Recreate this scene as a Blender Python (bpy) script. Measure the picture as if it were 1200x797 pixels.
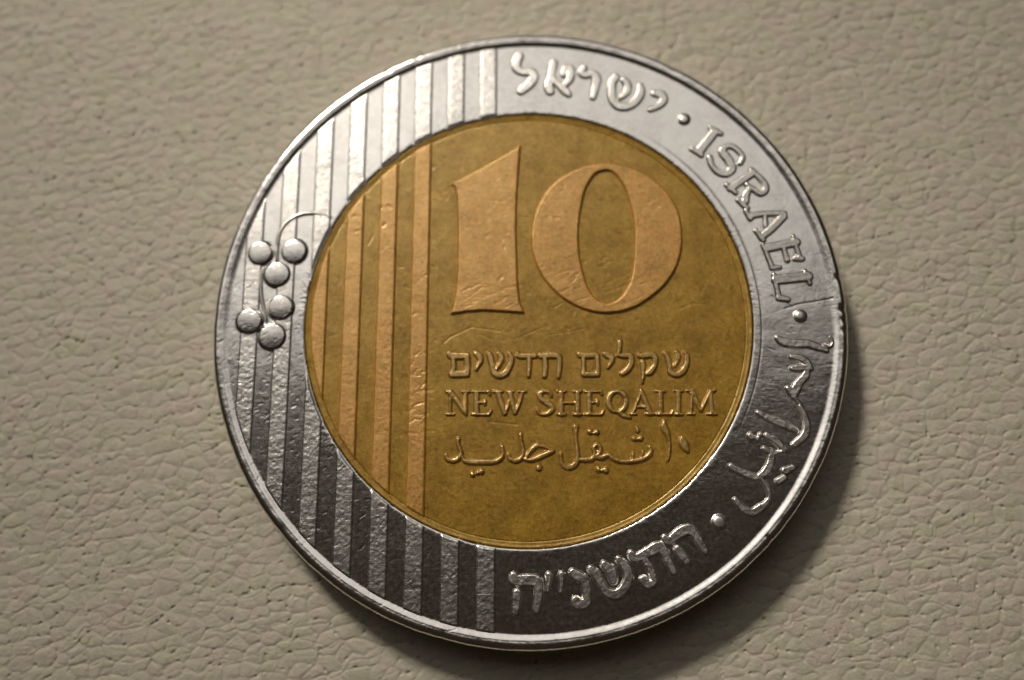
import bpy, math
import numpy as np

# ----------------------------------------------------------------------------- scene, camera, light
# 1 Blender unit = 1 mm (a coin 23 mm across lying on leather)
for o in list(bpy.data.objects):
    bpy.data.objects.remove(o)
SC = bpy.context.scene
SC.unit_settings.system = 'METRIC'
SC.unit_settings.scale_length = 0.001
SC.render.resolution_x, SC.render.resolution_y = 1024, 680
SC.view_settings.view_transform = 'Standard'
SC.view_settings.look = 'None'
SC.view_settings.exposure = 0.0
SC.view_settings.gamma = 1.0
SC.view_settings.use_curve_mapping = False

TOP = 1.62                     # height of the coin's rim above the leather
FPX = 1181.98                  # focal length in pixels of the 1200 px wide photograph
CAM_R = np.array([[0.99926, -0.00077, -0.03826], [0.00981, 0.97151, 0.23682], [0.03699, -0.23702, 0.97080]])
u_, s_, v_ = np.linalg.svd(CAM_R)
CAM_R = u_ @ v_
CAM_T = np.array([0.53941, 0.74124, -36.47415])
CAM_POS = -CAM_R.T @ CAM_T     # relative to the rim plane


def make_camera():
    from mathutils import Matrix
    d = bpy.data.cameras.new('camera')
    d.sensor_fit = 'HORIZONTAL'
    d.sensor_width = 36.0
    d.lens = FPX / 1200.0 * 36.0
    d.clip_start, d.clip_end = 1.0, 3000.0
    d.dof.use_dof = True
    d.dof.focus_distance = 34.6
    d.dof.aperture_fstop = 0.030
    d.dof.aperture_blades = 0
    c = bpy.data.objects.new('camera', d)
    SC.collection.objects.link(c)
    m = Matrix.Identity(4)
    for i in range(3):
        for j in range(3):
            m[i][j] = CAM_R[j][i]
    m[0][3], m[1][3], m[2][3] = CAM_POS[0], CAM_POS[1], CAM_POS[2] + TOP
    c.matrix_world = m
    SC.camera = c


make_camera()

W = bpy.data.worlds.new('World')
SC.world = W
W.use_nodes = True
W.node_tree.nodes['Background'].inputs[0].default_value = (1.0, 0.72, 0.46, 1)
W.node_tree.nodes['Background'].inputs[1].default_value = 0.022


def area(name, loc, aim, sx, sy, radiance, colour, disk=False):
    from mathutils import Vector
    d = bpy.data.lights.new(name, 'AREA')
    d.shape = 'DISK' if disk else 'RECTANGLE'
    d.size = sx
    if not disk:
        d.size_y = sy
    a = math.pi * sx * sx / 4 if disk else sx * sy
    d.energy = radiance * math.pi * a
    d.color = colour
    o = bpy.data.objects.new(name, d)
    SC.collection.objects.link(o)
    o.location = loc
    o.rotation_euler = (Vector(aim) - Vector(loc)).to_track_quat('-Z', 'Y').to_euler()
    return o


key = area('key_lamp', (-108, 192, 182), (-2, 9, 0), 66, 66, 1.12, (1.0, 0.905, 0.765), disk=True)
key.data.spread = math.radians(16.5)      # a shaded lamp: its beam fades away from its aim
area('ring_fill', (-66, 118, 244), (-66, 118, 0), 74, 84, 0.36, (1.0, 0.95, 0.89))  # added fill, mirrored by the ring's upper left to brighten its smooth gaps
area('broad_lamp', (-80, 214, 250), (-80, 214, 0), 340, 300, 0.77, (1.0, 0.945, 0.88))

# ----------------------------------------------------------------------------- numeric helpers
RNG = np.random.default_rng(11)


def hash2(ix, iy, seed):
    with np.errstate(over='ignore'):
        h = (ix.astype(np.int64) * 374761393 + iy.astype(np.int64) * 668265263 + seed * 1442695041) & 0xffffffff
        h = ((h ^ (h >> 13)) * 1274126177) & 0xffffffff
        h = (h ^ (h >> 16)) & 0xffffff
    return h / float(0xffffff)


def vnoise(x, y, seed=0):
    ix, iy = np.floor(x), np.floor(y)
    fx, fy = x - ix, y - iy
    fx, fy = fx * fx * (3 - 2 * fx), fy * fy * (3 - 2 * fy)
    a, b = hash2(ix, iy, seed), hash2(ix + 1, iy, seed)
    c, d = hash2(ix, iy + 1, seed), hash2(ix + 1, iy + 1, seed)
    return (a * (1 - fx) + b * fx) * (1 - fy) + (c * (1 - fx) + d * fx) * fy


def fbm(x, y, seed=0, oct=4, gain=0.5):
    s, a, n = 0, 1.0, 0.0
    for k in range(oct):
        s = s + a * (vnoise(x * 2 ** k + 17.3 * k, y * 2 ** k - 9.1 * k, seed + k) - 0.5)
        n += a
        a *= gain
    return s / n * 2


def worley(x, y, seed=0, jit=0.9):
    ix, iy = np.floor(x), np.floor(y)
    f1 = np.full(x.shape, 9.0)
    f2 = np.full(x.shape, 9.0)
    cid = np.zeros(x.shape)
    for dx in (-1, 0, 1):
        for dy in (-1, 0, 1):
            cx, cy = ix + dx, iy + dy
            px = cx + 0.5 + jit * (hash2(cx, cy, seed) - 0.5)
            py = cy + 0.5 + jit * (hash2(cx, cy, seed + 7) - 0.5)
            d = np.hypot(px - x, py - y)
            near = d < f1
            f2 = np.where(near, f1, np.minimum(f2, d))
            cid = np.where(near, hash2(cx, cy, seed + 31), cid)
            f1 = np.where(near, d, f1)
    return f1, f2, cid


def sstep(t):
    t = np.clip(t, 0, 1)
    return t * t * (3 - 2 * t)


def on_plane(px, py, z):
    """photograph pixel -> millimetres on the coin's face, z below the rim"""
    px, py = np.asarray(px, float), np.asarray(py, float)
    d = np.stack([(px - 600) / FPX, -(py - 398.5) / FPX, -np.ones_like(px)], -1) @ CAM_R
    s = (z - CAM_POS[2]) / d[..., 2]
    return CAM_POS[0] + d[..., 0] * s, CAM_POS[1] + d[..., 1] * s


PXMM = 1.0 / 32.6              # mm per pixel of the photograph on the coin's face

# wear: nicks and scratches of the metal, (x0,y0,x1,y1,width,depth) in mm
NICKS = []


def nick(n, rmin, rmax, l0, l1, w0, w1, d0, d1, amin=0, amax=360, dirs=None):
    for _ in range(n):
        a = math.radians(RNG.uniform(amin, amax))
        r = math.sqrt(RNG.uniform(rmin ** 2, rmax ** 2))
        t = RNG.uniform(0, math.pi) if dirs is None else math.radians(RNG.normal(*dirs))
        l = RNG.uniform(l0, l1) / 2
        x, y = r * math.cos(a), r * math.sin(a)
        NICKS.append((x - l * math.cos(t), y - l * math.sin(t), x + l * math.cos(t), y + l * math.sin(t),
                      RNG.uniform(w0, w1), RNG.uniform(d0, d1)))


nick(110, 0, 8.0, 0.1, 0.7, 0.022, 0.04, 0.002, 0.006)
nick(260, 0, 8.0, 0.15, 1.3, 0.02, 0.03, 0.001, 0.003)
nick(200, 8.3, 11.4, 0.08, 0.4, 0.022, 0.04, 0.0015, 0.004)
nick(420, 8.3, 11.2, 0.05, 0.20, 0.025, 0.045, 0.002, 0.007, 172, 262, (40, 18))
nick(26, 8.3, 11.2, 0.08, 0.25, 0.03, 0.05, 0.008, 0.013, 172, 262, (40, 25))
nick(60, 8.3, 11.4, 0.3, 1.6, 0.02, 0.035, 0.0008, 0.002, -30, 15, (5, 12))
nick(70, 8.3, 10.9, 0.04, 0.12, 0.03, 0.05, 0.002, 0.006, 250, 330)


def scratch_px(pts, w, d, z=-0.25):
    x, y = on_plane([p[0] for p in pts], [p[1] for p in pts], z)
    for i in range(len(pts) - 1):
        NICKS.append((x[i], y[i], x[i + 1], y[i + 1], w, d))


scratch_px([(521, 402), (529, 395), (553, 384), (586, 389)], 0.05, 0.013)
scratch_px([(560, 392), (575, 398), (594, 401)], 0.045, 0.007)
scratch_px([(602, 399), (625, 389), (638, 384)], 0.045, 0.008)
scratch_px([(640, 394), (665, 390), (684, 386)], 0.045, 0.008)
scratch_px([(652, 390), (676, 383)], 0.04, 0.007)
scratch_px([(575, 495), (606, 498)], 0.05, 0.012)
scratch_px([(820, 345), (829, 328), (836, 318)], 0.045, 0.008)
scratch_px([(822, 322), (836, 334)], 0.045, 0.008)
scratch_px([(798, 362), (812, 356), (826, 358)], 0.05, 0.012)
scratch_px([(432, 287), (438, 276)], 0.06, 0.02)
scratch_px([(920, 362), (935, 357), (955, 354), (976, 350)], 0.045, 0.011, -0.1)
scratch_px([(904, 347), (918, 354), (930, 361)], 0.04, 0.008, -0.1)
for _ in range(26):            # scuffs across the feet of the numerals
    a, b = RNG.uniform(540, 606), RNG.uniform(336, 364)
    l = RNG.uniform(5, 18)
    scratch_px([(a, b), (a + l, b - l * RNG.uniform(0.1, 0.8))], RNG.uniform(0.04, 0.09), RNG.uniform(0.003, 0.009), -0.13)
for _ in range(26):
    a, b = RNG.uniform(640, 760), RNG.uniform(318, 364)
    l = RNG.uniform(5, 20)
    scratch_px([(a, b), (a + l, b - l * RNG.uniform(0.2, 0.8))], RNG.uniform(0.04, 0.09), RNG.uniform(0.003, 0.008), -0.13)
for _ in range(110):           # dents on the numerals and the stripes of the core
    a, b = RNG.uniform(395, 800), RNG.uniform(190, 400)
    scratch_px([(a, b), (a + RNG.uniform(-4, 4), b + RNG.uniform(-3, 3))], RNG.uniform(0.06, 0.15), RNG.uniform(0.003, 0.010), -0.13)
for _ in range(30):            # knocks across the rightmost stripe of the core
    a, b = RNG.uniform(476, 500), RNG.uniform(410, 520)
    scratch_px([(a, b), (a + RNG.uniform(4, 12), b - RNG.uniform(-2, 7))], RNG.uniform(0.05, 0.11), RNG.uniform(0.004, 0.010), -0.13)
NICKS = np.array(NICKS)


def wear(x, y, amount=1.0):
    """height change of the worn metal: gentle waves, grain, nicks"""
    z = 0.008 * fbm(x * 0.55, y * 0.55, 3, 2) + 0.0035 * fbm(x * 2.2, y * 2.2, 5, 3)
    shp = x.shape
    xf, yf, zf = x.ravel(), y.ravel(), np.zeros(x.size)
    x0, x1, y0, y1 = xf.min(), xf.max(), yf.min(), yf.max()
    order = np.argsort(xf)
    xs = xf[order]
    for (ax, ay, bx, by, w, d) in NICKS:
        if max(ax, bx) + w < x0 or min(ax, bx) - w > x1 or max(ay, by) + w < y0 or min(ay, by) - w > y1:
            continue
        lo = np.searchsorted(xs, min(ax, bx) - w)
        hi = np.searchsorted(xs, max(ax, bx) + w)
        idx = order[lo:hi]
        idx = idx[(yf[idx] > min(ay, by) - w) & (yf[idx] < max(ay, by) + w)]
        if not len(idx):
            continue
        vx, vy = bx - ax, by - ay
        L = vx * vx + vy * vy + 1e-9
        t = np.clip(((xf[idx] - ax) * vx + (yf[idx] - ay) * vy) / L, 0, 1)
        q = np.hypot(xf[idx] - ax - t * vx, yf[idx] - ay - t * vy) / w
        # a groove with a small raised burr beside it
        zf[idx] += -d * np.exp(-(q * 2.2) ** 2) + 0.10 * d * np.exp(-((q - 0.75) * 4) ** 2)
    return (z + zf.reshape(shp)) * amount


# ----------------------------------------------------------------------------- mesh helpers
def add_mesh(name, verts, faces, mat, parent=None, smooth=True):
    me = bpy.data.meshes.new(name)
    verts = np.asarray(verts, np.float32)
    faces = np.asarray(faces, np.int32)
    n, k = faces.shape
    me.vertices.add(len(verts))
    me.vertices.foreach_set('co', verts.ravel())
    me.loops.add(n * k)
    me.loops.foreach_set('vertex_index', faces.ravel())
    me.polygons.add(n)
    me.polygons.foreach_set('loop_start', np.arange(0, n * k, k, dtype=np.int32))
    me.polygons.foreach_set('loop_total', np.full(n, k, np.int32))
    me.polygons.foreach_set('use_smooth', np.full(n, smooth, bool))
    me.update(calc_edges=True)
    me.validate()
    me.materials.append(mat)
    o = bpy.data.objects.new(name, me)
    SC.collection.objects.link(o)
    if parent is not None:
        o.parent = parent
    return o


def grid_faces(nx, ny, keep=None):
    i, j = np.meshgrid(np.arange(nx - 1), np.arange(ny - 1), indexing='ij')
    a = i * ny + j
    f = np.stack([a, a + ny, a + ny + 1, a + 1], -1)
    if keep is not None:
        f = f[keep]
    return f.reshape(-1, 4)


def compact(v, f):
    used = np.unique(f)
    m = np.full(len(v), -1)
    m[used] = np.arange(len(used))
    return v[used], m[f]


def relief(name, sdf, box, base, H, fillet, edge, mat, parent, res=0.028, dome=0.0, wearing=1.0, grain=0.0):
    """a piece of raised relief: sdf(x,y) > 0 inside; rises from `base` with a soft foot and a worn edge"""
    x0, x1, y0, y1 = box
    m = fillet + 0.05
    xs = np.arange(x0 - m, x1 + m + res, res)
    ys = np.arange(y0 - m, y1 + m + res, res)
    X, Y = np.meshgrid(xs, ys, indexing='ij')
    d = sdf(X, Y)
    t = np.clip((d + fillet) / (fillet + edge), 0, 1)
    p = sstep(t)
    z = base - 0.006 + (H + 0.006) * p
    if dome:
        rd = d.max()
        z = z + dome * (1 - np.clip(1 - d / rd, 0, 1) ** 2)
    if grain:
        z = z + grain * (0.35 + 0.65 * sstep((3 - Y) / 6)) * fbm(X * 9, Y * 9, 23, 3, 0.7) * p
    z = z + wear(X, Y, wearing)
    inside = d > -fillet
    keep = inside[:-1, :-1] | inside[1:, :-1] | inside[:-1, 1:] | inside[1:, 1:]
    v = np.stack([X, Y, z + TOP], -1).reshape(-1, 3)
    f = grid_faces(len(xs), len(ys), keep)
    v, f = compact(v, f)
    return add_mesh(name, v, f, mat, parent)


def strokes_sdf(strokes):
    """union of tapered strokes, each a list of (x, y, r) in mm"""
    segs = []
    for s in strokes:
        if len(s) == 1:
            s = [s[0], s[0]]
        for a, b in zip(s[:-1], s[1:]):
            segs.append((a, b))

    def f(X, Y):
        out = np.full(X.shape, -9.0)
        for (ax, ay, ar), (bx, by, br) in segs:
            vx, vy = bx - ax, by - ay
            L = vx * vx + vy * vy + 1e-9
            t = np.clip(((X - ax) * vx + (Y - ay) * vy) / L, 0, 1)
            d = ar + (br - ar) * t - np.hypot(X - ax - t * vx, Y - ay - t * vy)
            out = np.maximum(out, d)
        return out
    pts = np.array([q for s in strokes for q in s])
    r = pts[:, 2].max()
    return f, (pts[:, 0].min() - r, pts[:, 0].max() + r, pts[:, 1].min() - r, pts[:, 1].max() + r)


def smooth_closed(p, n=8):
    p = np.asarray(p, float)
    out = []
    N = len(p)
    for i in range(N):
        a, b, c, d = p[i - 1], p[i], p[(i + 1) % N], p[(i + 2) % N]
        for k in range(n):
            t = k / n
            out.append(0.5 * ((2 * b) + (c - a) * t + (2 * a - 5 * b + 4 * c - d) * t * t + (3 * b - a - 3 * c + d) * t ** 3))
    return np.array(out)


def smooth_open(s, n=6):
    """Catmull-Rom through a stroke's (x,y,r) points"""
    if len(s) < 3:
        return [tuple(q) for q in s]
    p = np.array([s[0]] + list(s) + [s[-1]], float)
    out = []
    for i in range(1, len(p) - 2):
        a, b, c, d = p[i - 1], p[i], p[i + 1], p[i + 2]
        for k in range(n):
            t = k / n
            out.append(0.5 * ((2 * b) + (c - a) * t + (2 * a - 5 * b + 4 * c - d) * t * t + (3 * b - a - 3 * c + d) * t ** 3))
    out.append(p[-2])
    return [tuple(q) for q in out]


def poly_sdf(loops):
    loops = [np.asarray(l) for l in loops]

    def f(X, Y):
        d = np.full(X.shape, 99.0)
        ins = np.zeros(X.shape, bool)
        for l in loops:
            for a, b in zip(l, np.roll(l, -1, 0)):
                vx, vy = b - a
                L = vx * vx + vy * vy + 1e-12
                t = np.clip(((X - a[0]) * vx + (Y - a[1]) * vy) / L, 0, 1)
                d = np.minimum(d, np.hypot(X - a[0] - t * vx, Y - a[1] - t * vy))
                c = (a[1] > Y) != (b[1] > Y)
                with np.errstate(divide='ignore', invalid='ignore'):
                    ins ^= c & (X < (b[0] - a[0]) * (Y - a[1]) / (b[1] - a[1] + 1e-15) + a[0])
        return np.where(ins, d, -d)
    q = np.concatenate(loops)
    return f, (q[:, 0].min(), q[:, 0].max(), q[:, 1].min(), q[:, 1].max())


# ----------------------------------------------------------------------------- materials
def nodes_of(name):
    m = bpy.data.materials.new(name)
    m.use_nodes = True
    nt = m.node_tree
    return m, nt, nt.nodes['Principled BSDF']


def N(nt, kind, **kw):
    n = nt.nodes.new(kind)
    for k, v in kw.items():
        if k in n.inputs:
            n.inputs[k].default_value = v
        else:
            setattr(n, k, v)
    return n


def ramp(nt, src, stops):
    r = nt.nodes.new('ShaderNodeValToRGB')
    e = r.color_ramp.elements
    while len(e) < len(stops):
        e.new(0.5)
    for el, (p, c) in zip(e, stops):
        el.position = p
        el.color = c if len(c) == 4 else (*c, 1)
    nt.links.new(src, r.inputs[0])
    return r


def math_(nt, op, a, b=None, clamp=False):
    n = nt.nodes.new('ShaderNodeMath')
    n.operation = op
    n.use_clamp = clamp
    for i, q in enumerate((a, b)):
        if q is None:
            continue
        if isinstance(q, (int, float)):
            n.inputs[i].default_value = q
        else:
            nt.links.new(q, n.inputs[i])
    return n.outputs[0]


def mixc(nt, fac, a, b, mode='MIX'):
    n = nt.nodes.new('ShaderNodeMix')
    n.data_type = 'RGBA'
    n.blend_type = mode
    for sock, q in ((n.inputs[0], fac), (n.inputs[6], a), (n.inputs[7], b)):
        if isinstance(q, (int, float)):
            sock.default_value = q
        elif isinstance(q, tuple):
            sock.default_value = (*q, 1) if len(q) == 3 else q
        else:
            nt.links.new(q, sock)
    return n.outputs[2]


def metal(name, colours, rough, fine, coarse, scratch=0.0, speck=0.0, speck_size=3.2, patina=None, bare=0.45):
    """worn metal: mottled tarnish, uneven gloss, fine grain and hairlines in the bump"""
    m, nt, b = nodes_of(name)
    L = nt.links.new
    tc = N(nt, 'ShaderNodeTexCoord')
    mot = N(nt, 'ShaderNodeTexNoise', Scale=0.9, Detail=6.0, Roughness=0.65)
    L(tc.outputs['Object'], mot.inputs['Vector'])
    mot2 = N(nt, 'ShaderNodeTexNoise', Scale=6.5, Detail=5.0, Roughness=0.7)
    L(tc.outputs['Object'], mot2.inputs['Vector'])
    v = math_(nt, 'ADD', math_(nt, 'MULTIPLY', mot.outputs['Fac'], 0.5), math_(nt, 'MULTIPLY', mot2.outputs['Fac'], 0.5))
    cr = ramp(nt, v, [(0.36, colours[0]), (0.5, colours[1]), (0.64, colours[2])])
    col = cr.outputs[0]
    if speck:
        sp = N(nt, 'ShaderNodeTexNoise', Scale=speck_size, Detail=6.0, Roughness=0.7)
        L(tc.outputs['Object'], sp.inputs['Vector'])
        sr = ramp(nt, sp.outputs['Fac'], [(0.58, (0, 0, 0)), (0.70, (1, 1, 1))])
        sr_speck = sr.outputs[0]
        col = mixc(nt, math_(nt, 'MULTIPLY', sr.outputs[0], speck), col, tuple(c * 0.35 for c in colours[0]))
    if patina:
        fine_n = N(nt, 'ShaderNodeTexNoise', Scale=11.0, Detail=5.0, Roughness=0.75)
        L(tc.outputs['Object'], fine_n.inputs['Vector'])
        fine_r = ramp(nt, fine_n.outputs['Fac'], [(0.28, (0.48, 0.48, 0.43)), (0.40, (0.88, 0.88, 0.84)), (0.54, (1.02, 1.01, 1.0)), (0.70, (1.20, 1.17, 1.24))])
        hue_n = N(nt, 'ShaderNodeTexNoise', Scale=2.3, Detail=6.0, Roughness=0.7)
        L(tc.outputs['Object'], hue_n.inputs['Vector'])
        hue_r = ramp(nt, hue_n.outputs['Fac'], [(0.36, (0.93, 0.965, 0.92)), (0.5, (1.0, 1.0, 1.0)), (0.64, (1.06, 1.01, 1.02))])
        tint = mixc(nt, 1.0, fine_r.outputs[0], hue_r.outputs[0], 'MULTIPLY')
        col = mixc(nt, 1.0, col, tint, 'MULTIPLY')
    L(col, b.inputs['Base Color'])
    b.inputs['Metallic'].default_value = 1.0
    rr = N(nt, 'ShaderNodeMapRange')
    L(mot2.outputs['Fac'], rr.inputs['Value'])
    rr.inputs['From Min'].default_value, rr.inputs['From Max'].default_value = 0.3, 0.7
    rr.inputs['To Min'].default_value, rr.inputs['To Max'].default_value = rough[0], rough[1]
    L(rr.outputs[0], b.inputs['Roughness'])
    g = N(nt, 'ShaderNodeTexNoise', Scale=26.0, Detail=4.0, Roughness=0.6)
    L(tc.outputs['Object'], g.inputs['Vector'])
    c = N(nt, 'ShaderNodeTexNoise', Scale=7.0, Detail=4.0, Roughness=0.6)
    L(tc.outputs['Object'], c.inputs['Vector'])
    h = math_(nt, 'ADD', math_(nt, 'MULTIPLY', g.outputs['Fac'], fine), math_(nt, 'MULTIPLY', c.outputs['Fac'], coarse))
    if scratch:
        for rot, sc, st in ((0.6, 1.0, 30.0), (-0.5, 1.2, 26.0), (1.9, 0.8, 24.0)):
            mp = N(nt, 'ShaderNodeMapping')
            mp.inputs['Rotation'].default_value = (0, 0, rot)
            mp.inputs['Scale'].default_value = (sc, st, 1)
            L(tc.outputs['Object'], mp.inputs['Vector'])
            sn = N(nt, 'ShaderNodeTexNoise', Scale=1.0, Detail=3.0, Roughness=0.6)
            L(mp.outputs[0], sn.inputs['Vector'])
            sr = ramp(nt, sn.outputs['Fac'], [(0.60, (0, 0, 0)), (0.72, (1, 1, 1))])
            h = math_(nt, 'SUBTRACT', h, math_(nt, 'MULTIPLY', sr.outputs[0], scratch))
    bp = N(nt, 'ShaderNodeBump', Strength=1.0, Distance=1.0)
    L(h, bp.inputs['Height'])
    L(bp.outputs[0], b.inputs['Normal'])
    if patina:
        # a dull tarnished film shares the surface with the bare metal
        d = nt.nodes.new('ShaderNodeBsdfDiffuse')
        pr = ramp(nt, v, [(0.36, patina[0]), (0.5, patina[1]), (0.64, patina[2])])
        pc = pr.outputs[0]
        if speck:
            pc = mixc(nt, math_(nt, 'MULTIPLY', sr_speck, speck), pc, tuple(c * 0.4 for c in patina[0]))
        pc = mixc(nt, 1.0, pc, tint, 'MULTIPLY')
        L(pc, d.inputs['Color'])
        L(bp.outputs[0], d.inputs['Normal'])
        mx = nt.nodes.new('ShaderNodeMixShader')
        mx.inputs[0].default_value = bare
        L(d.outputs[0], mx.inputs[1])
        L(b.outputs[0], mx.inputs[2])
        L(mx.outputs[0], nt.nodes['Material Output'].inputs['Surface'])
    return m


SIL = [(0.62, 0.60, 0.57), (0.72, 0.70, 0.67), (0.78, 0.76, 0.73)]
M_RING = metal('silver_field', SIL, (0.14, 0.23), 0.0018, 0.0025, 0.0004)
DULL = [(0.48, 0.465, 0.45), (0.57, 0.555, 0.535), (0.64, 0.62, 0.60)]
M_SIL_STRIPE = metal('silver_stripe', DULL, (0.25, 0.34), 0.003, 0.005, 0.0008)
M_SIL_GRAPE = metal('silver_grape', DULL, (0.17, 0.24), 0.003, 0.004, 0.0006)
M_SIL_RELIEF = metal('silver_relief', [(0.56, 0.54, 0.52), (0.66, 0.64, 0.61), (0.73, 0.71, 0.68)], (0.25, 0.37), 0.0035, 0.004, 0.0006)
M_CORE = metal('brass_field', [(0.48, 0.37, 0.19), (0.57, 0.45, 0.24), (0.66, 0.53, 0.30)], (0.30, 0.42), 0.004, 0.006, 0.0006, 0.50,
               patina=[(0.165, 0.083, 0.006), (0.255, 0.136, 0.007), (0.335, 0.190, 0.012)], bare=0.21)
M_WORN = metal('worn_copper_brass', [(0.66, 0.47, 0.26), (0.74, 0.54, 0.30), (0.80, 0.60, 0.35)], (0.34, 0.46), 0.006, 0.009, 0.0010, 0.62, 5.5,
               patina=[(0.225, 0.108, 0.016), (0.375, 0.180, 0.024), (0.43, 0.218, 0.040)], bare=0.26)
M_CORE_TEXT = metal('brass_lettering', [(0.58, 0.43, 0.23), (0.66, 0.49, 0.27), (0.72, 0.55, 0.32)], (0.26, 0.38), 0.005, 0.006, 0.0006,
                    patina=[(0.22, 0.118, 0.016), (0.28, 0.155, 0.022), (0.33, 0.190, 0.034)], bare=0.50)


def leather_material():
    m, nt, b = nodes_of('grey_beige_leather')
    L = nt.links.new
    tc = N(nt, 'ShaderNodeTexCoord')
    n1 = N(nt, 'ShaderNodeTexNoise', Scale=0.35, Detail=4.0, Roughness=0.6)
    n2 = N(nt, 'ShaderNodeTexNoise', Scale=2.4, Detail=5.0, Roughness=0.65)
    for n in (n1, n2):
        L(tc.outputs['Object'], n.inputs['Vector'])
    c = ramp(nt, n2.outputs['Fac'], [(0.3, (0.372, 0.348, 0.285)), (0.55, (0.418, 0.391, 0.322)), (0.75, (0.458, 0.426, 0.350))])
    r = ramp(nt, n1.outputs['Fac'], [(0.60, (0, 0, 0)), (0.75, (1, 1, 1))])
    col = mixc(nt, math_(nt, 'MULTIPLY', r.outputs[0], 0.35), c.outputs[0], (0.40, 0.325, 0.270))
    n3 = N(nt, 'ShaderNodeTexNoise', Scale=0.9, Detail=3.0, Roughness=0.6)
    L(tc.outputs['Object'], n3.inputs['Vector'])
    h = ramp(nt, n3.outputs['Fac'], [(0.36, (0.985, 1.0, 0.94)), (0.5, (1.0, 1.0, 1.0)), (0.64, (1.04, 0.97, 1.0))])
    col = mixc(nt, 1.0, col, h.outputs[0], 'MULTIPLY')
    L(col, b.inputs['Base Color'])
    b.inputs['Roughness'].default_value = 0.62
    b.inputs['Specular IOR Level'].default_value = 0.3
    g = N(nt, 'ShaderNodeTexNoise', Scale=14.0, Detail=5.0, Roughness=0.65)
    L(tc.outputs['Object'], g.inputs['Vector'])
    bp = N(nt, 'ShaderNodeBump', Strength=1.0, Distance=1.0)
    L(math_(nt, 'MULTIPLY', g.outputs['Fac'], 0.020), bp.inputs['Height'])
    L(bp.outputs[0], b.inputs['Normal'])
    return m


M_LEATHER = leather_material()


# ----------------------------------------------------------------------------- the leather it lies on
def leather():
    def axis(lo, hi, step, far):
        c = np.arange(lo, hi + step, step)
        g = np.cumsum(step * 1.06 ** np.arange(1, 200))
        g = g[g < far]
        return np.concatenate([lo - g[::-1], c, hi + g])
    xs = axis(-24, 24, 0.036, 160)
    ys = axis(-15.5, 17.5, 0.036, 160)
    X, Y = np.meshgrid(xs, ys, indexing='ij')
    wx = X + 0.16 * fbm(X * 0.9, Y * 0.9, 40, 3)
    wy = Y + 0.16 * fbm(X * 0.9, Y * 0.9, 50, 3)
    a = math.radians(11)
    u = wx * math.cos(a) + wy * math.sin(a)
    v = -wx * math.sin(a) + wy * math.cos(a)
    f1, f2, cid = worley(u / 0.68, v / 0.47, 2, 0.82)
    e = f2 - f1
    g1, g2, _ = worley(u / 0.50 + 3.1, v / 0.40, 9)
    e2 = g2 - g1
    depth = 0.6 + 0.4 * sstep(0.5 + 1.1 * fbm(X * 0.5, Y * 0.6, 70, 3))
    z = 0.030 * (1 - np.exp(-e / 0.19)) * depth + 0.007 * sstep(e2 / 0.20) + 0.026 * (1 - np.clip(f1, 0, 1) ** 2) + 0.014 * (cid - 0.5)
    # long shallow folds that run across the grain
    k1, k2, _ = worley(u / 4.2 + 0.4 * fbm(u, v, 77, 2), v / 1.1 + 0.3 * fbm(u * 1.3, v * 1.3, 78, 3), 15)
    z -= 0.022 * np.exp(-((k2 - k1) / 0.045) ** 2) * depth
    # pores, most of them in the creases
    p1, _, pid = worley(u / 0.37, v / 0.37, 21)
    z -= 0.105 * np.exp(-(p1 / 0.125) ** 2) * (pid > 0.35) * (0.12 + 0.88 * np.exp(-(e / 0.20) ** 2)) * (0.4 + 0.6 * pid)
    z += 0.016 * fbm(X * 1.4, Y * 1.7, 80, 3, 0.6) + 0.014 * fbm(X * 5, Y * 6.5, 84, 3, 0.75)
    z += 0.10 * fbm(X * 0.11, Y * 0.11, 90, 2)
    r = np.hypot(X, Y)
    z -= 0.10 * np.exp(-np.clip(r - 10.8, 0, None) ** 2 / 1.2)       # pressed down under the coin
    z -= 0.10
    v3 = np.stack([X, Y, z], -1).reshape(-1, 3)
    o = add_mesh('leather_surface', v3, grid_faces(len(xs), len(ys)), M_LEATHER)
    o['kind'] = 'structure'
    o['label'] = 'grey beige grained leather surface under the coin'
    return o


leather()

# ----------------------------------------------------------------------------- the coin
Z_RING, Z_CORE = -0.075, -0.165
coin = bpy.data.objects.new('coin', None)
coin.empty_display_size = 2
SC.collection.objects.link(coin)
coin['label'] = 'worn two-tone coin, silver ring round a brass centre with a large 10'
coin['category'] = 'coin'


def lathe(name, prof, nseg, mat, parent, move=None):
    prof = np.array(prof, float)
    a = np.linspace(0, 2 * math.pi, nseg, endpoint=False)
    R, A = np.meshgrid(prof[:, 0], a, indexing='ij')
    Z = np.repeat(prof[:, 1][:, None], nseg, 1)
    if move:
        R, Z = move(R, A, Z)
    v = np.stack([R * np.cos(A), R * np.sin(A), Z + TOP], -1).reshape(-1, 3)
    i, j = np.meshgrid(np.arange(len(prof) - 1), np.arange(nseg), indexing='ij')
    j2 = (j + 1) % nseg
    f = np.stack([i * nseg + j, i * nseg + j2, (i + 1) * nseg + j2, (i + 1) * nseg + j], -1).reshape(-1, 4)[:, ::-1]
    return v, f


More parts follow.
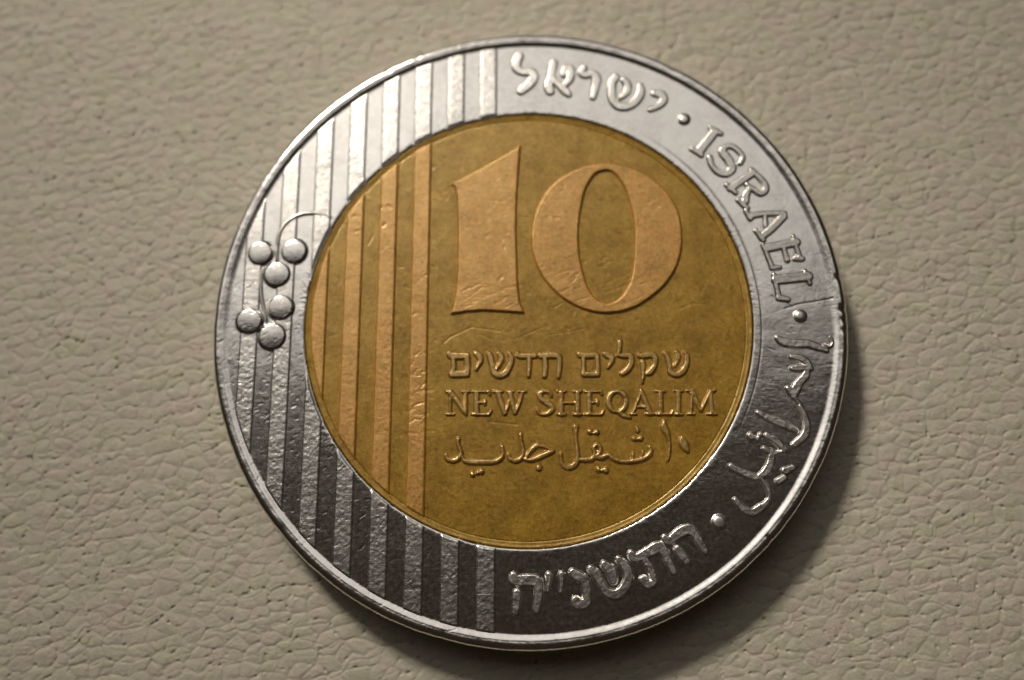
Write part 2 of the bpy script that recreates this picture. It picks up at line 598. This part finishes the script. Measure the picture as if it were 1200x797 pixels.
def build_ring():
    inner = [(8.125, -1.2), (8.125, -0.36), (8.127, -0.125), (8.134, -0.105), (8.145, -0.092), (8.165, -0.083), (8.19, -0.078), (8.24, -0.0755), (8.30, -0.075), (8.36, -0.075),
             (8.39, -0.075), (8.41, -0.075), (8.43, -0.075), (8.45, -0.075)]
    field = [(r, Z_RING) for r in np.arange(8.48, 10.90, 0.035)]
    rim = [(r, -0.075 + 0.062 * (0.5 - 0.5 * math.cos(math.pi * (r - 10.92) / 0.27))) for r in np.arange(10.92, 11.19, 0.018)]
    rim += [(11.19, -0.012), (11.22, -0.006), (11.26, -0.001), (11.30, -0.001), (11.35, -0.010), (11.40, -0.030), (11.44, -0.060), (11.47, -0.10), (11.49, -0.15), (11.5, -0.22),
           (11.5, -0.6), (11.5, -1.2), (11.5, -1.75), (11.47, -1.88), (11.40, -1.96), (11.25, -2.0), (10.9, -1.9), (8.2, -1.9), (8.125, -1.9), (8.125, -1.2)]

    def move(R, A, Z):
        x, y = R * np.cos(A), R * np.sin(A)
        top = Z > -0.5
        z = Z + np.where(top, wear(x, y), 0)
        burr = fbm(A * 42, R * 6, 61, 4, 0.7)
        some = sstep(fbm(A * 4, R * 0 + 2, 60, 2) * 1.6 + 0.3)          # burrs come and go round the seam
        lip = np.exp(-((R - 8.26) / 0.13) ** 2) * top
        z = z + lip * 0.010 * burr * (0.25 + some)
        R2 = R + np.exp(-((R - 8.14) / 0.06) ** 2) * 0.028 * fbm(A * 26, R * 0 + 4, 62, 4, 0.75) * some * top
        seam = sstep(1.6 - np.abs((A + math.pi) % (2 * math.pi) - math.pi - 0.35) * 1.6)   # a struck line on the right half only
        z = z - top * seam * 0.010 * np.exp(-((R - 8.43) / 0.022) ** 2)
        edge = np.exp(-((R - 11.3) / 0.16) ** 2) * top
        z = z + edge * (0.008 * fbm(A * 22, R * 2, 63, 4, 0.8))
        R2 = R2 + np.clip((R - 11.3) / 0.2, 0, 1) * 0.025 * fbm(A * 9, Z * 0.5, 64, 4, 0.7)
        # knocks in the rim at the right-hand side
        for ang, wd, dp in ((1.5, 0.012, 0.055), (-0.6, 0.010, 0.030), (-2.6, 0.009, 0.022), (7.5, 0.010, 0.04), (-43.5, 0.006, 0.035), (-39, 0.02, 0.012), (-20, .012, .012), (60, .02, .012), (118, .015, .014), (221, .02, .014), (255, .012, .016), (290, .02, .010)):
            da = (A - math.radians(ang) + math.pi) % (2 * math.pi) - math.pi
            k = np.exp(-(da / wd) ** 2) * np.clip((R - 11.15) / 0.2, 0, 1)
            z = z - dp * k * top
            R2 = R2 - 0.25 * dp * k
        return R2, z
    v, f = lathe('ring', inner + field + rim, 1800, M_RING, None, move)
    return add_mesh('silver_ring', v, f, M_RING, coin)


def build_core():
    lip = [(7.85, -0.20), (7.90, -0.163), (7.95, -0.160), (7.99, -0.158), (8.02, -0.152), (8.045, -0.143), (8.07, -0.138), (8.09, -0.144), (8.106, -0.17), (8.113, -0.30),
           (8.118, -1.2), (8.118, -1.9), (4.0, -1.9), (0.01, -1.9)]

    def move(R, A, Z):
        top = Z > -0.5
        z = Z + np.where(top, wear(R * np.cos(A), R * np.sin(A)) + 0.012 * fbm(A * 14, R, 66, 3) * (R > 7.9), 0)
        return R, z
    v, f = lathe('lip', lip, 900, M_CORE, None, move)
    step = 0.035
    xs = np.arange(-7.96, 7.97, step)
    X, Y = np.meshgrid(xs, xs, indexing='ij')
    r = np.hypot(X, Y)
    z = np.full(X.shape, Z_CORE) + wear(X, Y)
    z = z + - 0.10 * sstep((r - 7.88) / 0.06)
    keep = r < 7.94
    kf = keep[:-1, :-1] & keep[1:, :-1] & keep[:-1, 1:] & keep[1:, 1:]
    v2 = np.stack([X, Y, z + TOP], -1).reshape(-1, 3)
    v2, f2 = compact(v2, grid_faces(len(xs), len(xs), kf))
    return add_mesh('brass_core', np.concatenate([v, v2]), np.concatenate([f, f2 + len(v)]), M_CORE, coin)


ring = build_ring()
core = build_core()

# --- the stripes
X0, PITCH, WIDE = -1.127, 1.2445, 0.628
for k in range(8):
    xr = X0 - k * PITCH
    xl = xr - WIDE

    def band(X, Y, xl=xl, xr=xr):
        return np.minimum(X - xl, xr - X)
    if k < 8:
        xo = min(abs(xl), abs(xr))
        yo = math.sqrt(10.98 ** 2 - xo ** 2) if xo < 10.98 else 0
        parts = []
        if abs(xr) < 8.0:
            parts = [1, -1]
        else:
            parts = [0]
        for sgn in parts:
            def sd(X, Y, sgn=sgn, band=band):
                r = np.hypot(X, Y)
                d = np.minimum(band(X, Y), 10.97 - r)
                d = np.minimum(d, r - 8.20)
                return d if sgn == 0 else np.where(Y * sgn > 0, d, -9)
            box = (xl, xr, 0 if sgn == 1 else -yo, 0 if sgn == -1 else yo)
            relief('stripe', sd, box, Z_RING, 0.036, 0.035, 0.045, M_SIL_STRIPE, ring, res=0.03, grain=0.009)
    if 2 <= k <= 5:
        yo = math.sqrt(max(7.9 ** 2 - min(abs(xl), abs(xr)) ** 2, 0.01))

        def sd(X, Y, band=band):
            return np.minimum(band(X, Y), 7.90 - np.hypot(X, Y))
        relief('stripe', sd, (max(xl, -7.9), xr, -yo, yo), Z_CORE, 0.075, 0.03, 0.035, M_WORN, core, res=0.03, grain=0.004)

# --- the big numerals
ONE = [(609.7, 170), (607.7, 200), (605.5, 233.5), (604.7, 267), (605.7, 301.7), (606.8, 335), (609.3, 353.5), (614.4, 366.8),
       (591.8, 365.2), (570, 363.8), (546.7, 365.2), (527.5, 368.2), (531.7, 356.8), (535, 335), (536.4, 310), (536.7, 276.7), (536.4, 250),
       (535.4, 230), (532.5, 218.5), (528.4, 215.4), (533.4, 213), (558.4, 200), (583.5, 186), (603.5, 174.2)]
ZERO_OUT = [(708.4, 191.7), (683.4, 195.5), (662, 205), (645, 219), (632, 238), (624.5, 260), (622.7, 286), (628.5, 310), (640, 330), (658.6, 348.5),
            (678.6, 360), (698.7, 365.8), (715, 366.6), (733.5, 363.5), (753.5, 354.5), (776.9, 336), (791.9, 314), (798.6, 291), (799, 270),
            (796, 252), (789, 236), (777, 220), (756.8, 204.5), (733.5, 194.5)]
ZERO_IN = [(708.4, 199.6), (696.7, 204.5), (686, 221.8), (681, 243.5), (678, 268.5), (678.5, 293), (682.6, 316.8), (690, 338.5), (700, 351), (711.8, 355.2),
           (723.5, 351), (733.5, 340), (740, 323.4), (743, 303.4), (744, 276.7), (743, 258), (740, 243.5), (733.5, 223.4), (725, 208.8), (716.8, 201)]


def px_loop(p, z, smooth):
    p = np.array(p, float)
    x, y = on_plane(p[:, 0], p[:, 1], z)
    q = np.stack([x, y], -1)
    return smooth_closed(q) if smooth else q


sd, box = poly_sdf([px_loop(ONE, -0.09, False)])
relief('numeral', sd, box, Z_CORE, 0.10, 0.035, 0.045, M_WORN, core, res=0.03)
sd, box = poly_sdf([px_loop(ZERO_OUT, -0.09, True), px_loop(ZERO_IN, -0.09, True)])
relief('numeral', sd, box, Z_CORE, 0.10, 0.035, 0.045, M_WORN, core, res=0.03)


# --- lettering: strokes measured on enlargements of the photograph, (x, y, radius)
def glyphs(ox, oy, scale, z, items, base, H, fillet, edge, mat, parent, fat=1.0):
    for name, strokes in items:
        out = []
        for s in strokes:
            s = smooth_open(s)
            a = np.array(s, float)
            x, y = on_plane(ox + a[:, 0] / scale, oy + a[:, 1] / scale, z)
            out.append([(p, q, r / scale * PXMM * (1.1 if 'dot' in name else fat)) for p, q, r in zip(x, y, a[:, 2])])
        f, box = strokes_sdf(out)
        if name == 'dot':
            relief(name, f, box, base, H * 0.65, fillet, 0.14, mat, parent, res=0.02, dome=0.035)
        else:
            relief(name, f, box, base, H, fillet, edge, mat, parent, res=0.022, grain=0.007)


S5 = 5.99
HEB_NEW = [
    ('letter', [[(98, 205, 14), (120, 222, 20), (220, 222, 18)], [(222, 222, 18), (226, 300, 17), (220, 350, 18)], [(220, 350, 18), (120, 350, 20)], [(122, 348, 18), (130, 300, 14), (125, 230, 14)]]),
    ('letter', [[(285, 205, 14), (308, 222, 18), (318, 255, 16), (300, 290, 12), (288, 318, 9)]]),
    ('letter', [[(372, 205, 13), (385, 225, 17), (402, 290, 16), (412, 335, 18), (445, 358, 19), (490, 345, 18), (522, 295, 16), (535, 240, 16), (518, 205, 12)], [(440, 200, 10), (462, 228, 18), (458, 270, 14), (432, 315, 9)]]),
    ('letter', [[(580, 205, 12), (590, 222, 16), (640, 222, 16), (700, 222, 15)], [(660, 225, 15), (660, 290, 14), (655, 365, 11)]]),
    ('letter', [[(735, 212, 12), (745, 222, 17), (830, 218, 18), (868, 232, 17), (872, 300, 15), (865, 370, 12)], [(770, 240, 15), (775, 300, 15), (768, 365, 13)]]),
]
HEB_SHEQ = [
    ('letter', [[(112, 205, 12), (130, 218, 17), (235, 218, 16)], [(238, 218, 15), (244, 300, 14), (240, 350, 16)], [(240, 352, 15), (145, 352, 15)], [(142, 350, 14), (145, 290, 12), (140, 225, 13)]]),
    ('letter', [[(280, 205, 8), (310, 215, 18), (340, 235, 18), (335, 270, 14), (315, 305, 8)]]),
    ('letter', [[(398, 125, 14), (395, 170, 14), (388, 205, 12)], [(385, 215, 12), (420, 222, 14), (470, 222, 17), (478, 265, 17), (455, 315, 17), (415, 345, 15)]]),
    ('letter', [[(530, 205, 10), (545, 222, 15), (620, 215, 17), (648, 240, 16), (642, 290, 15), (610, 335, 17), (590, 348, 10)], [(560, 270, 15), (562, 340, 13), (555, 410, 8)]]),
    ('letter', [[(712, 200, 12), (730, 225, 15), (748, 290, 14), (755, 335, 16), (795, 352, 17), (840, 330, 17), (865, 280, 16), (868, 220, 15), (850, 195, 9)], [(790, 195, 9), (805, 220, 16), (800, 260, 13), (785, 292, 8)]]),
]
LAT_NEW_SHE = [
    ('letter', [[(105, 480, 14), (150, 530, 14), (205, 610, 14)], [(205, 610, 13), (216, 632, 8)], [(110, 490, 8), (106, 560, 8), (105, 630, 8)], [(82, 632, 7), (130, 632, 7)], [(215, 478, 9), (216, 600, 10)], [(192, 473, 8), (238, 473, 8)], [(82, 472, 8), (110, 474, 10)]]),
    ('letter', [[(290, 480, 14), (290, 625, 14)], [(265, 472, 8), (380, 472, 8)], [(378, 472, 8), (385, 495, 7)], [(290, 548, 8), (350, 548, 8)], [(350, 534, 7), (350, 565, 7)], [(262, 632, 8), (375, 632, 9)], [(378, 630, 9), (392, 608, 7)]]),
    ('letter', [[(412, 472, 8), (470, 472, 8)], [(440, 478, 14), (465, 560, 14), (488, 622, 13)], [(490, 625, 9), (515, 565, 9), (535, 490, 8)], [(525, 480, 13), (545, 560, 13), (560, 622, 12)], [(562, 625, 9), (592, 555, 9), (612, 480, 8)], [(590, 472, 7), (635, 472, 7)], [(510, 472, 7), (545, 472, 7)]]),
    ('letter', [[(815, 505, 8), (803, 480, 9), (765, 470, 11), (735, 490, 14), (745, 525, 14), (790, 555, 15), (820, 585, 15), (805, 618, 13), (765, 633, 10), (730, 625, 9), (715, 602, 8)]]),
    ('letter', [[(885, 478, 13), (885, 630, 13)], [(1000, 478, 13), (1000, 630, 13)], [(862, 472, 7), (912, 472, 7)], [(862, 632, 8), (912, 632, 8)], [(975, 472, 7), (1025, 472, 7)], [(975, 632, 8), (1025, 632, 8)], [(885, 552, 8), (1000, 552, 8)]]),
    ('letter', [[(1082, 480, 13), (1082, 625, 13)], [(1055, 472, 7), (1165, 472, 8)], [(1165, 472, 7), (1172, 494, 7)], [(1082, 548, 8), (1140, 548, 8)], [(1140, 534, 7), (1140, 563, 7)], [(1055, 632, 8), (1165, 632, 9)], [(1168, 630, 9), (1182, 608, 7)]]),
]
_q = [(380 + 62 * math.cos(t), 543 + 72 * math.sin(t), 9 + 5 * abs(math.cos(t))) for t in np.linspace(0, 2 * math.pi, 25)]
LAT_QALIM = [
    ('letter', [_q, [(385, 615, 9), (425, 640, 12), (468, 655, 9)]]),
    ('letter', [[(545, 472, 8), (520, 550, 8), (490, 620, 8)], [(548, 470, 11), (580, 550, 14), (610, 625, 14)], [(520, 580, 7), (580, 580, 7)], [(472, 630, 7), (512, 630, 7)], [(585, 630, 8), (635, 630, 8)]]),
    ('letter', [[(685, 478, 13), (685, 625, 13)], [(652, 470, 7), (712, 470, 7)], [(655, 630, 8), (755, 630, 9)], [(760, 628, 9), (772, 605, 7)]]),
    ('letter', [[(810, 475, 13), (810, 625, 13)], [(785, 468, 7), (835, 468, 7)], [(785, 632, 8), (835, 632, 8)]]),
    ('letter', [[(905, 480, 9), (898, 620, 9)], [(905, 478, 14), (935, 540, 14), (968, 602, 11)], [(970, 605, 9), (1000, 540, 9), (1030, 475, 9)], [(1035, 478, 13), (1045, 620, 13)], [(872, 465, 8), (910, 465, 9)], [(1030, 465, 8), (1065, 465, 8)], [(878, 630, 7), (920, 630, 7)], [(1015, 630, 7), (1075, 630, 8)]]),
]
ARA_L = [
    ('letter', [[(162, 268, 12), (160, 295, 11), (172, 335, 11), (181, 365, 11), (165, 400, 13), (125, 418, 14), (88, 408, 13), (75, 382, 9)],
                [(180, 372, 8), (200, 412, 11), (230, 426, 14), (300, 428, 15), (400, 428, 14), (450, 412, 13), (475, 375, 11), (468, 320, 10)]]),
    ('letter_dot', [[(262, 515, 19)], [(300, 504, 15)], [(325, 497, 18)]]),
    ('letter', [[(600, 235, 11), (602, 270, 10), (612, 320, 11), (618, 370, 12), (600, 405, 13), (560, 418, 14), (525, 406, 12), (515, 375, 9)],
                [(612, 400, 9), (660, 415, 12), (710, 402, 14), (770, 376, 14), (825, 352, 12)], [(825, 352, 12), (785, 328, 9), (745, 316, 10), (712, 314, 14), (680, 340, 13), (655, 370, 11), (640, 400, 10)]]),
    ('letter_dot', [[(728, 470, 22)]]),
]
ARA_R = [
    ('letter', [[(88, 185, 17), (88, 230, 11), (93, 290, 11), (99, 350, 12), (100, 410, 14), (75, 452, 15), (30, 465, 16), (-6, 440, 13), (-15, 400, 10), (-15, 370, 9)],
                [(100, 410, 11), (160, 412, 14), (205, 404, 13), (222, 370, 12), (214, 330, 11), (238, 306, 11), (262, 330, 11), (256, 365, 12), (232, 386, 12)],
                [(220, 392, 12), (270, 396, 14), (318, 380, 12), (350, 403, 13), (400, 423, 12), (440, 426, 12), (500, 420, 13), (560, 405, 13), (600, 380, 13), (616, 348, 13), (605, 322, 9)],
                [(490, 415, 10), (490, 374, 9)], [(552, 398, 10), (560, 354, 9)]]),
    ('letter_dot', [[(188, 215, 19)], [(213, 226, 10)], [(236, 220, 19)]]),
    ('letter_dot', [[(250, 482, 19)], [(275, 484, 14)], [(298, 486, 21)]]),
    ('letter_dot', [[(500, 265, 19)], [(522, 268, 13)], [(545, 262, 19)], [(518, 185, 9), (522, 208, 16)]]),
    ('letter', [[(710, 145, 9), (708, 185, 19), (728, 222, 16), (742, 270, 11), (746, 330, 10), (740, 390, 9), (730, 420, 7)]]),
    ('letter_dot', [[(828, 255, 11), (846, 302, 30), (872, 350, 15)]]),
]
ct = dict(z=-0.12, base=Z_CORE, H=0.078, fillet=0.035, edge=0.06, mat=M_CORE_TEXT, parent=core, fat=1.42)
glyphs(510, 380, S5, items=HEB_NEW, **ct)
glyphs(660, 380, S5, items=HEB_SHEQ, **ct)
glyphs(510, 380, S5, items=LAT_NEW_SHE, **{**ct, 'H': 0.070, 'fat': 1.55})
glyphs(660, 380, S5, items=LAT_QALIM, **{**ct, 'H': 0.070, 'fat': 1.55})
glyphs(510, 470, S5, items=ARA_L, **ct)
glyphs(660, 470, S5, items=ARA_R, **ct)

HEB_ISR = [
    ('letter', [[(142, 178, 17), (126, 215, 18), (130, 252, 17), (170, 272, 15), (212, 270, 17), (226, 305, 18), (198, 345, 18), (152, 382, 16)]]),
    ('letter', [[(342, 218, 15), (332, 265, 16), (326, 305, 16), (314, 350, 18), (322, 382, 17)], [(332, 308, 13), (375, 345, 15), (412, 382, 16), (432, 402, 11)], [(402, 285, 13), (410, 252, 13), (440, 250, 15), (442, 285, 16), (432, 320, 14), (405, 350, 11)]]),
    ('letter', [[(520, 247, 13), (506, 272, 14), (525, 290, 13), (570, 280, 15), (592, 308, 18), (587, 360, 15), (573, 418, 12)]]),
    ('letter', [[(705, 302, 15), (684, 335, 16), (683, 390, 16), (692, 440, 16), (732, 472, 17), (790, 465, 17), (835, 425, 17), (852, 385, 16), (848, 350, 12)], [(755, 318, 13), (774, 345, 15), (772, 385, 14), (738, 418, 11)]]),
    ('letter', [[(930, 395, 13), (968, 402, 18), (984, 432, 17), (958, 466, 14), (908, 490, 10)]]),
    ('dot', [[(1105, 545, 38)]]),
]
LAT_ISR = [
    ('letter', [[(238, 342, 21), (345, 205, 21)], [(318, 182, 12), (388, 218, 12)], [(185, 325, 12), (252, 368, 13)]]),
    ('letter', [[(310, 385, 14), (325, 440, 13), (370, 488, 15), (430, 500, 17), (466, 462, 20), (442, 402, 20), (402, 350, 20), (412, 318, 15), (452, 305, 14), (502, 330, 13), (540, 380, 13), (525, 425, 13)]]),
    ('letter', [[(458, 602, 18), (615, 492, 18)], [(430, 578, 12), (492, 632, 12)], [(600, 468, 11), (640, 510, 11)], [(630, 500, 13), (690, 560, 15), (702, 610, 16), (668, 638, 15), (622, 612, 13), (572, 580, 12)], [(592, 600, 13), (565, 648, 17), (560, 690, 18)], [(512, 685, 12), (572, 742, 13)]]),
]
LAT_AEL = [
    ('letter', [[(530, 62, 15), (400, 62, 13), (300, 76, 16)], [(265, 40, 12), (297, 97, 12)], [(530, 80, 17), (450, 160, 19), (375, 225, 16)], [(335, 180, 11), (387, 247, 12)], [(400, 75, 10), (405, 150, 11)]]),
    ('letter', [[(420, 302, 20), (618, 262, 20)], [(385, 280, 10), (452, 440, 12)], [(450, 443, 12), (500, 440, 11)], [(530, 300, 11), (556, 388, 13)], [(595, 220, 10), (648, 382, 12)], [(612, 378, 13), (660, 378, 13)]]),
    ('letter', [[(480, 525, 23), (700, 502, 23)], [(460, 490, 10), (498, 650, 12)], [(500, 652, 16), (560, 665, 12)], [(680, 465, 10), (714, 552, 10)]]),
]
DOT_E = [('dot', [[(648, 180, 46)]])]
ARA_ISR = [
    ('letter', [[(240, 47, 7), (262, 61, 11), (300, 67, 11), (345, 68, 10), (380, 79, 9), (412, 92, 5)]]),
    ('letter_dot', [[(424, 46, 5), (430, 66, 6), (418, 78, 6), (404, 70, 5)]]),
    ('letter', [[(288, 113, 6), (316, 117, 9), (340, 130, 9), (356, 154, 6)], [(290, 153, 6), (314, 151, 10), (336, 150, 8)], [(345, 146, 7), (336, 178, 10), (318, 198, 10), (304, 222, 12), (296, 250, 8)], [(276, 222, 7), (290, 232, 13)], [(296, 250, 7), (305, 262, 5), (320, 280, 5)]]),
    ('letter', [[(318, 283, 6), (334, 318, 8), (341, 352, 9), (333, 385, 10), (298, 416, 8)]]),
    ('letter', [[(174, 306, 7), (220, 329, 10), (268, 349, 10), (306, 370, 6)]]),
    ('letter_dot', [[(148, 387, 13)], [(163, 394, 7)], [(182, 382, 9)], [(170, 398, 8)]]),
    ('letter', [[(204, 386, 8), (236, 404, 10), (264, 440, 6)], [(264, 440, 5), (236, 446, 6), (220, 443, 8), (194, 431, 7)], [(220, 441, 8), (216, 478, 10), (202, 508, 11), (180, 527, 9)], [(80, 492, 9), (118, 512, 9), (158, 529, 9), (184, 530, 7)],
                [(182, 530, 5), (204, 566, 6), (213, 594, 6), (203, 616, 7), (182, 634, 10), (152, 651, 10), (120, 638, 9), (96, 609, 8)]]),
    ('letter_dot', [[(266, 508, 13), (292, 496, 10)]]),
    ('letter_dot', [[(242, 544, 11), (264, 530, 10)]]),
]
DOT_F = [('dot', [[(378, 492, 52)]])]
HEB_YEAR = [
    ('letter', [[(98, 378, 14), (106, 400, 17), (205, 400, 19), (226, 430, 16), (226, 490, 14), (215, 552, 12)], [(117, 468, 15), (112, 510, 14), (106, 565, 11)]]),
    ('letter_dot', [[(280, 372, 16), (280, 420, 12), (275, 455, 9)]]),
    ('letter_dot', [[(346, 368, 16), (346, 420, 12), (340, 460, 9)]]),
    ('letter', [[(405, 358, 13), (425, 375, 17), (460, 395, 16), (476, 440, 15), (478, 490, 15), (470, 520, 15), (430, 520, 18), (420, 505, 15)]]),
    ('letter', [[(500, 343, 13), (530, 375, 15), (555, 420, 13), (580, 460, 15), (630, 472, 16), (670, 442, 16), (694, 390, 16), (685, 340, 15), (645, 293, 12)], [(568, 318, 13), (602, 350, 18), (615, 402, 13)]]),
    ('letter', [[(710, 265, 14), (730, 285, 14), (800, 252, 17), (852, 227, 18), (882, 257, 15), (902, 302, 13), (927, 352, 12)], [(785, 300, 12), (812, 350, 12), (828, 405, 11), (795, 422, 14), (772, 398, 15)]]),
    ('letter', [[(885, 183, 14), (905, 195, 14), (960, 152, 17), (1010, 136, 18), (1042, 167, 14), (1070, 210, 13), (1092, 248, 11)], [(950, 238, 14), (972, 272, 15), (997, 302, 12)]]),
]
rt = dict(z=-0.03, base=Z_RING, H=0.080, fillet=0.035, edge=0.045, mat=M_SIL_RELIEF, parent=ring, fat=1.62)
glyphs(580, 30, 4.983, items=HEB_ISR, **rt)
glyphs(780, 120, S5, items=LAT_ISR, **rt)
glyphs(830, 240, S5, items=LAT_AEL, **rt)
glyphs(830, 340, S5, items=DOT_E, **rt)
glyphs(830, 380, 2.952, items=ARA_ISR, **{**rt, 'fat': 1.42})
glyphs(780, 530, S5, items=DOT_F, **rt)
glyphs(580, 590, 4.43, items=HEB_YEAR, **rt)

# --- the bunch of grapes
for ox, oy, cx, cy, r in ((240, 220, 393, 462, 84), (240, 220, 628, 450, 87), (240, 220, 510, 612, 88),
                          (240, 300, 535, 365, 86), (240, 300, 315, 460, 87), (240, 300, 475, 567, 91)):
    x, y = on_plane(ox + cx / S5, oy + cy / S5, -0.08)
    R = r / S5 * PXMM * 1.20
    x, y = float(x), float(y)

    def sd(X, Y, x=x, y=y, R=R):
        return R - np.hypot(X - x, Y - y)
    relief('grape', sd, (x - R, x + R, y - R, y + R), Z_RING, 0.10, 0.025, 0.12, M_SIL_GRAPE, ring, res=0.022, dome=0.035)
glyphs(240, 220, S5, items=[('grape_stem', [[(882, 206, 7), (820, 185, 9), (750, 178, 12), (680, 185, 13), (610, 215, 14), (550, 275, 14), (520, 340, 14), (509, 420, 13), (508, 510, 12)]])],
       **{**rt, 'H': 0.09, 'edge': 0.07, 'fat': 1.1})
glyphs(240, 300, S5, items=[('grape_stem', [[(412, 84, 7), (396, 140, 9), (392, 220, 10), (398, 300, 11), (416, 380, 10), (432, 455, 8)]])],
       **{**rt, 'H': 0.06, 'edge': 0.06, 'fat': 1.1})
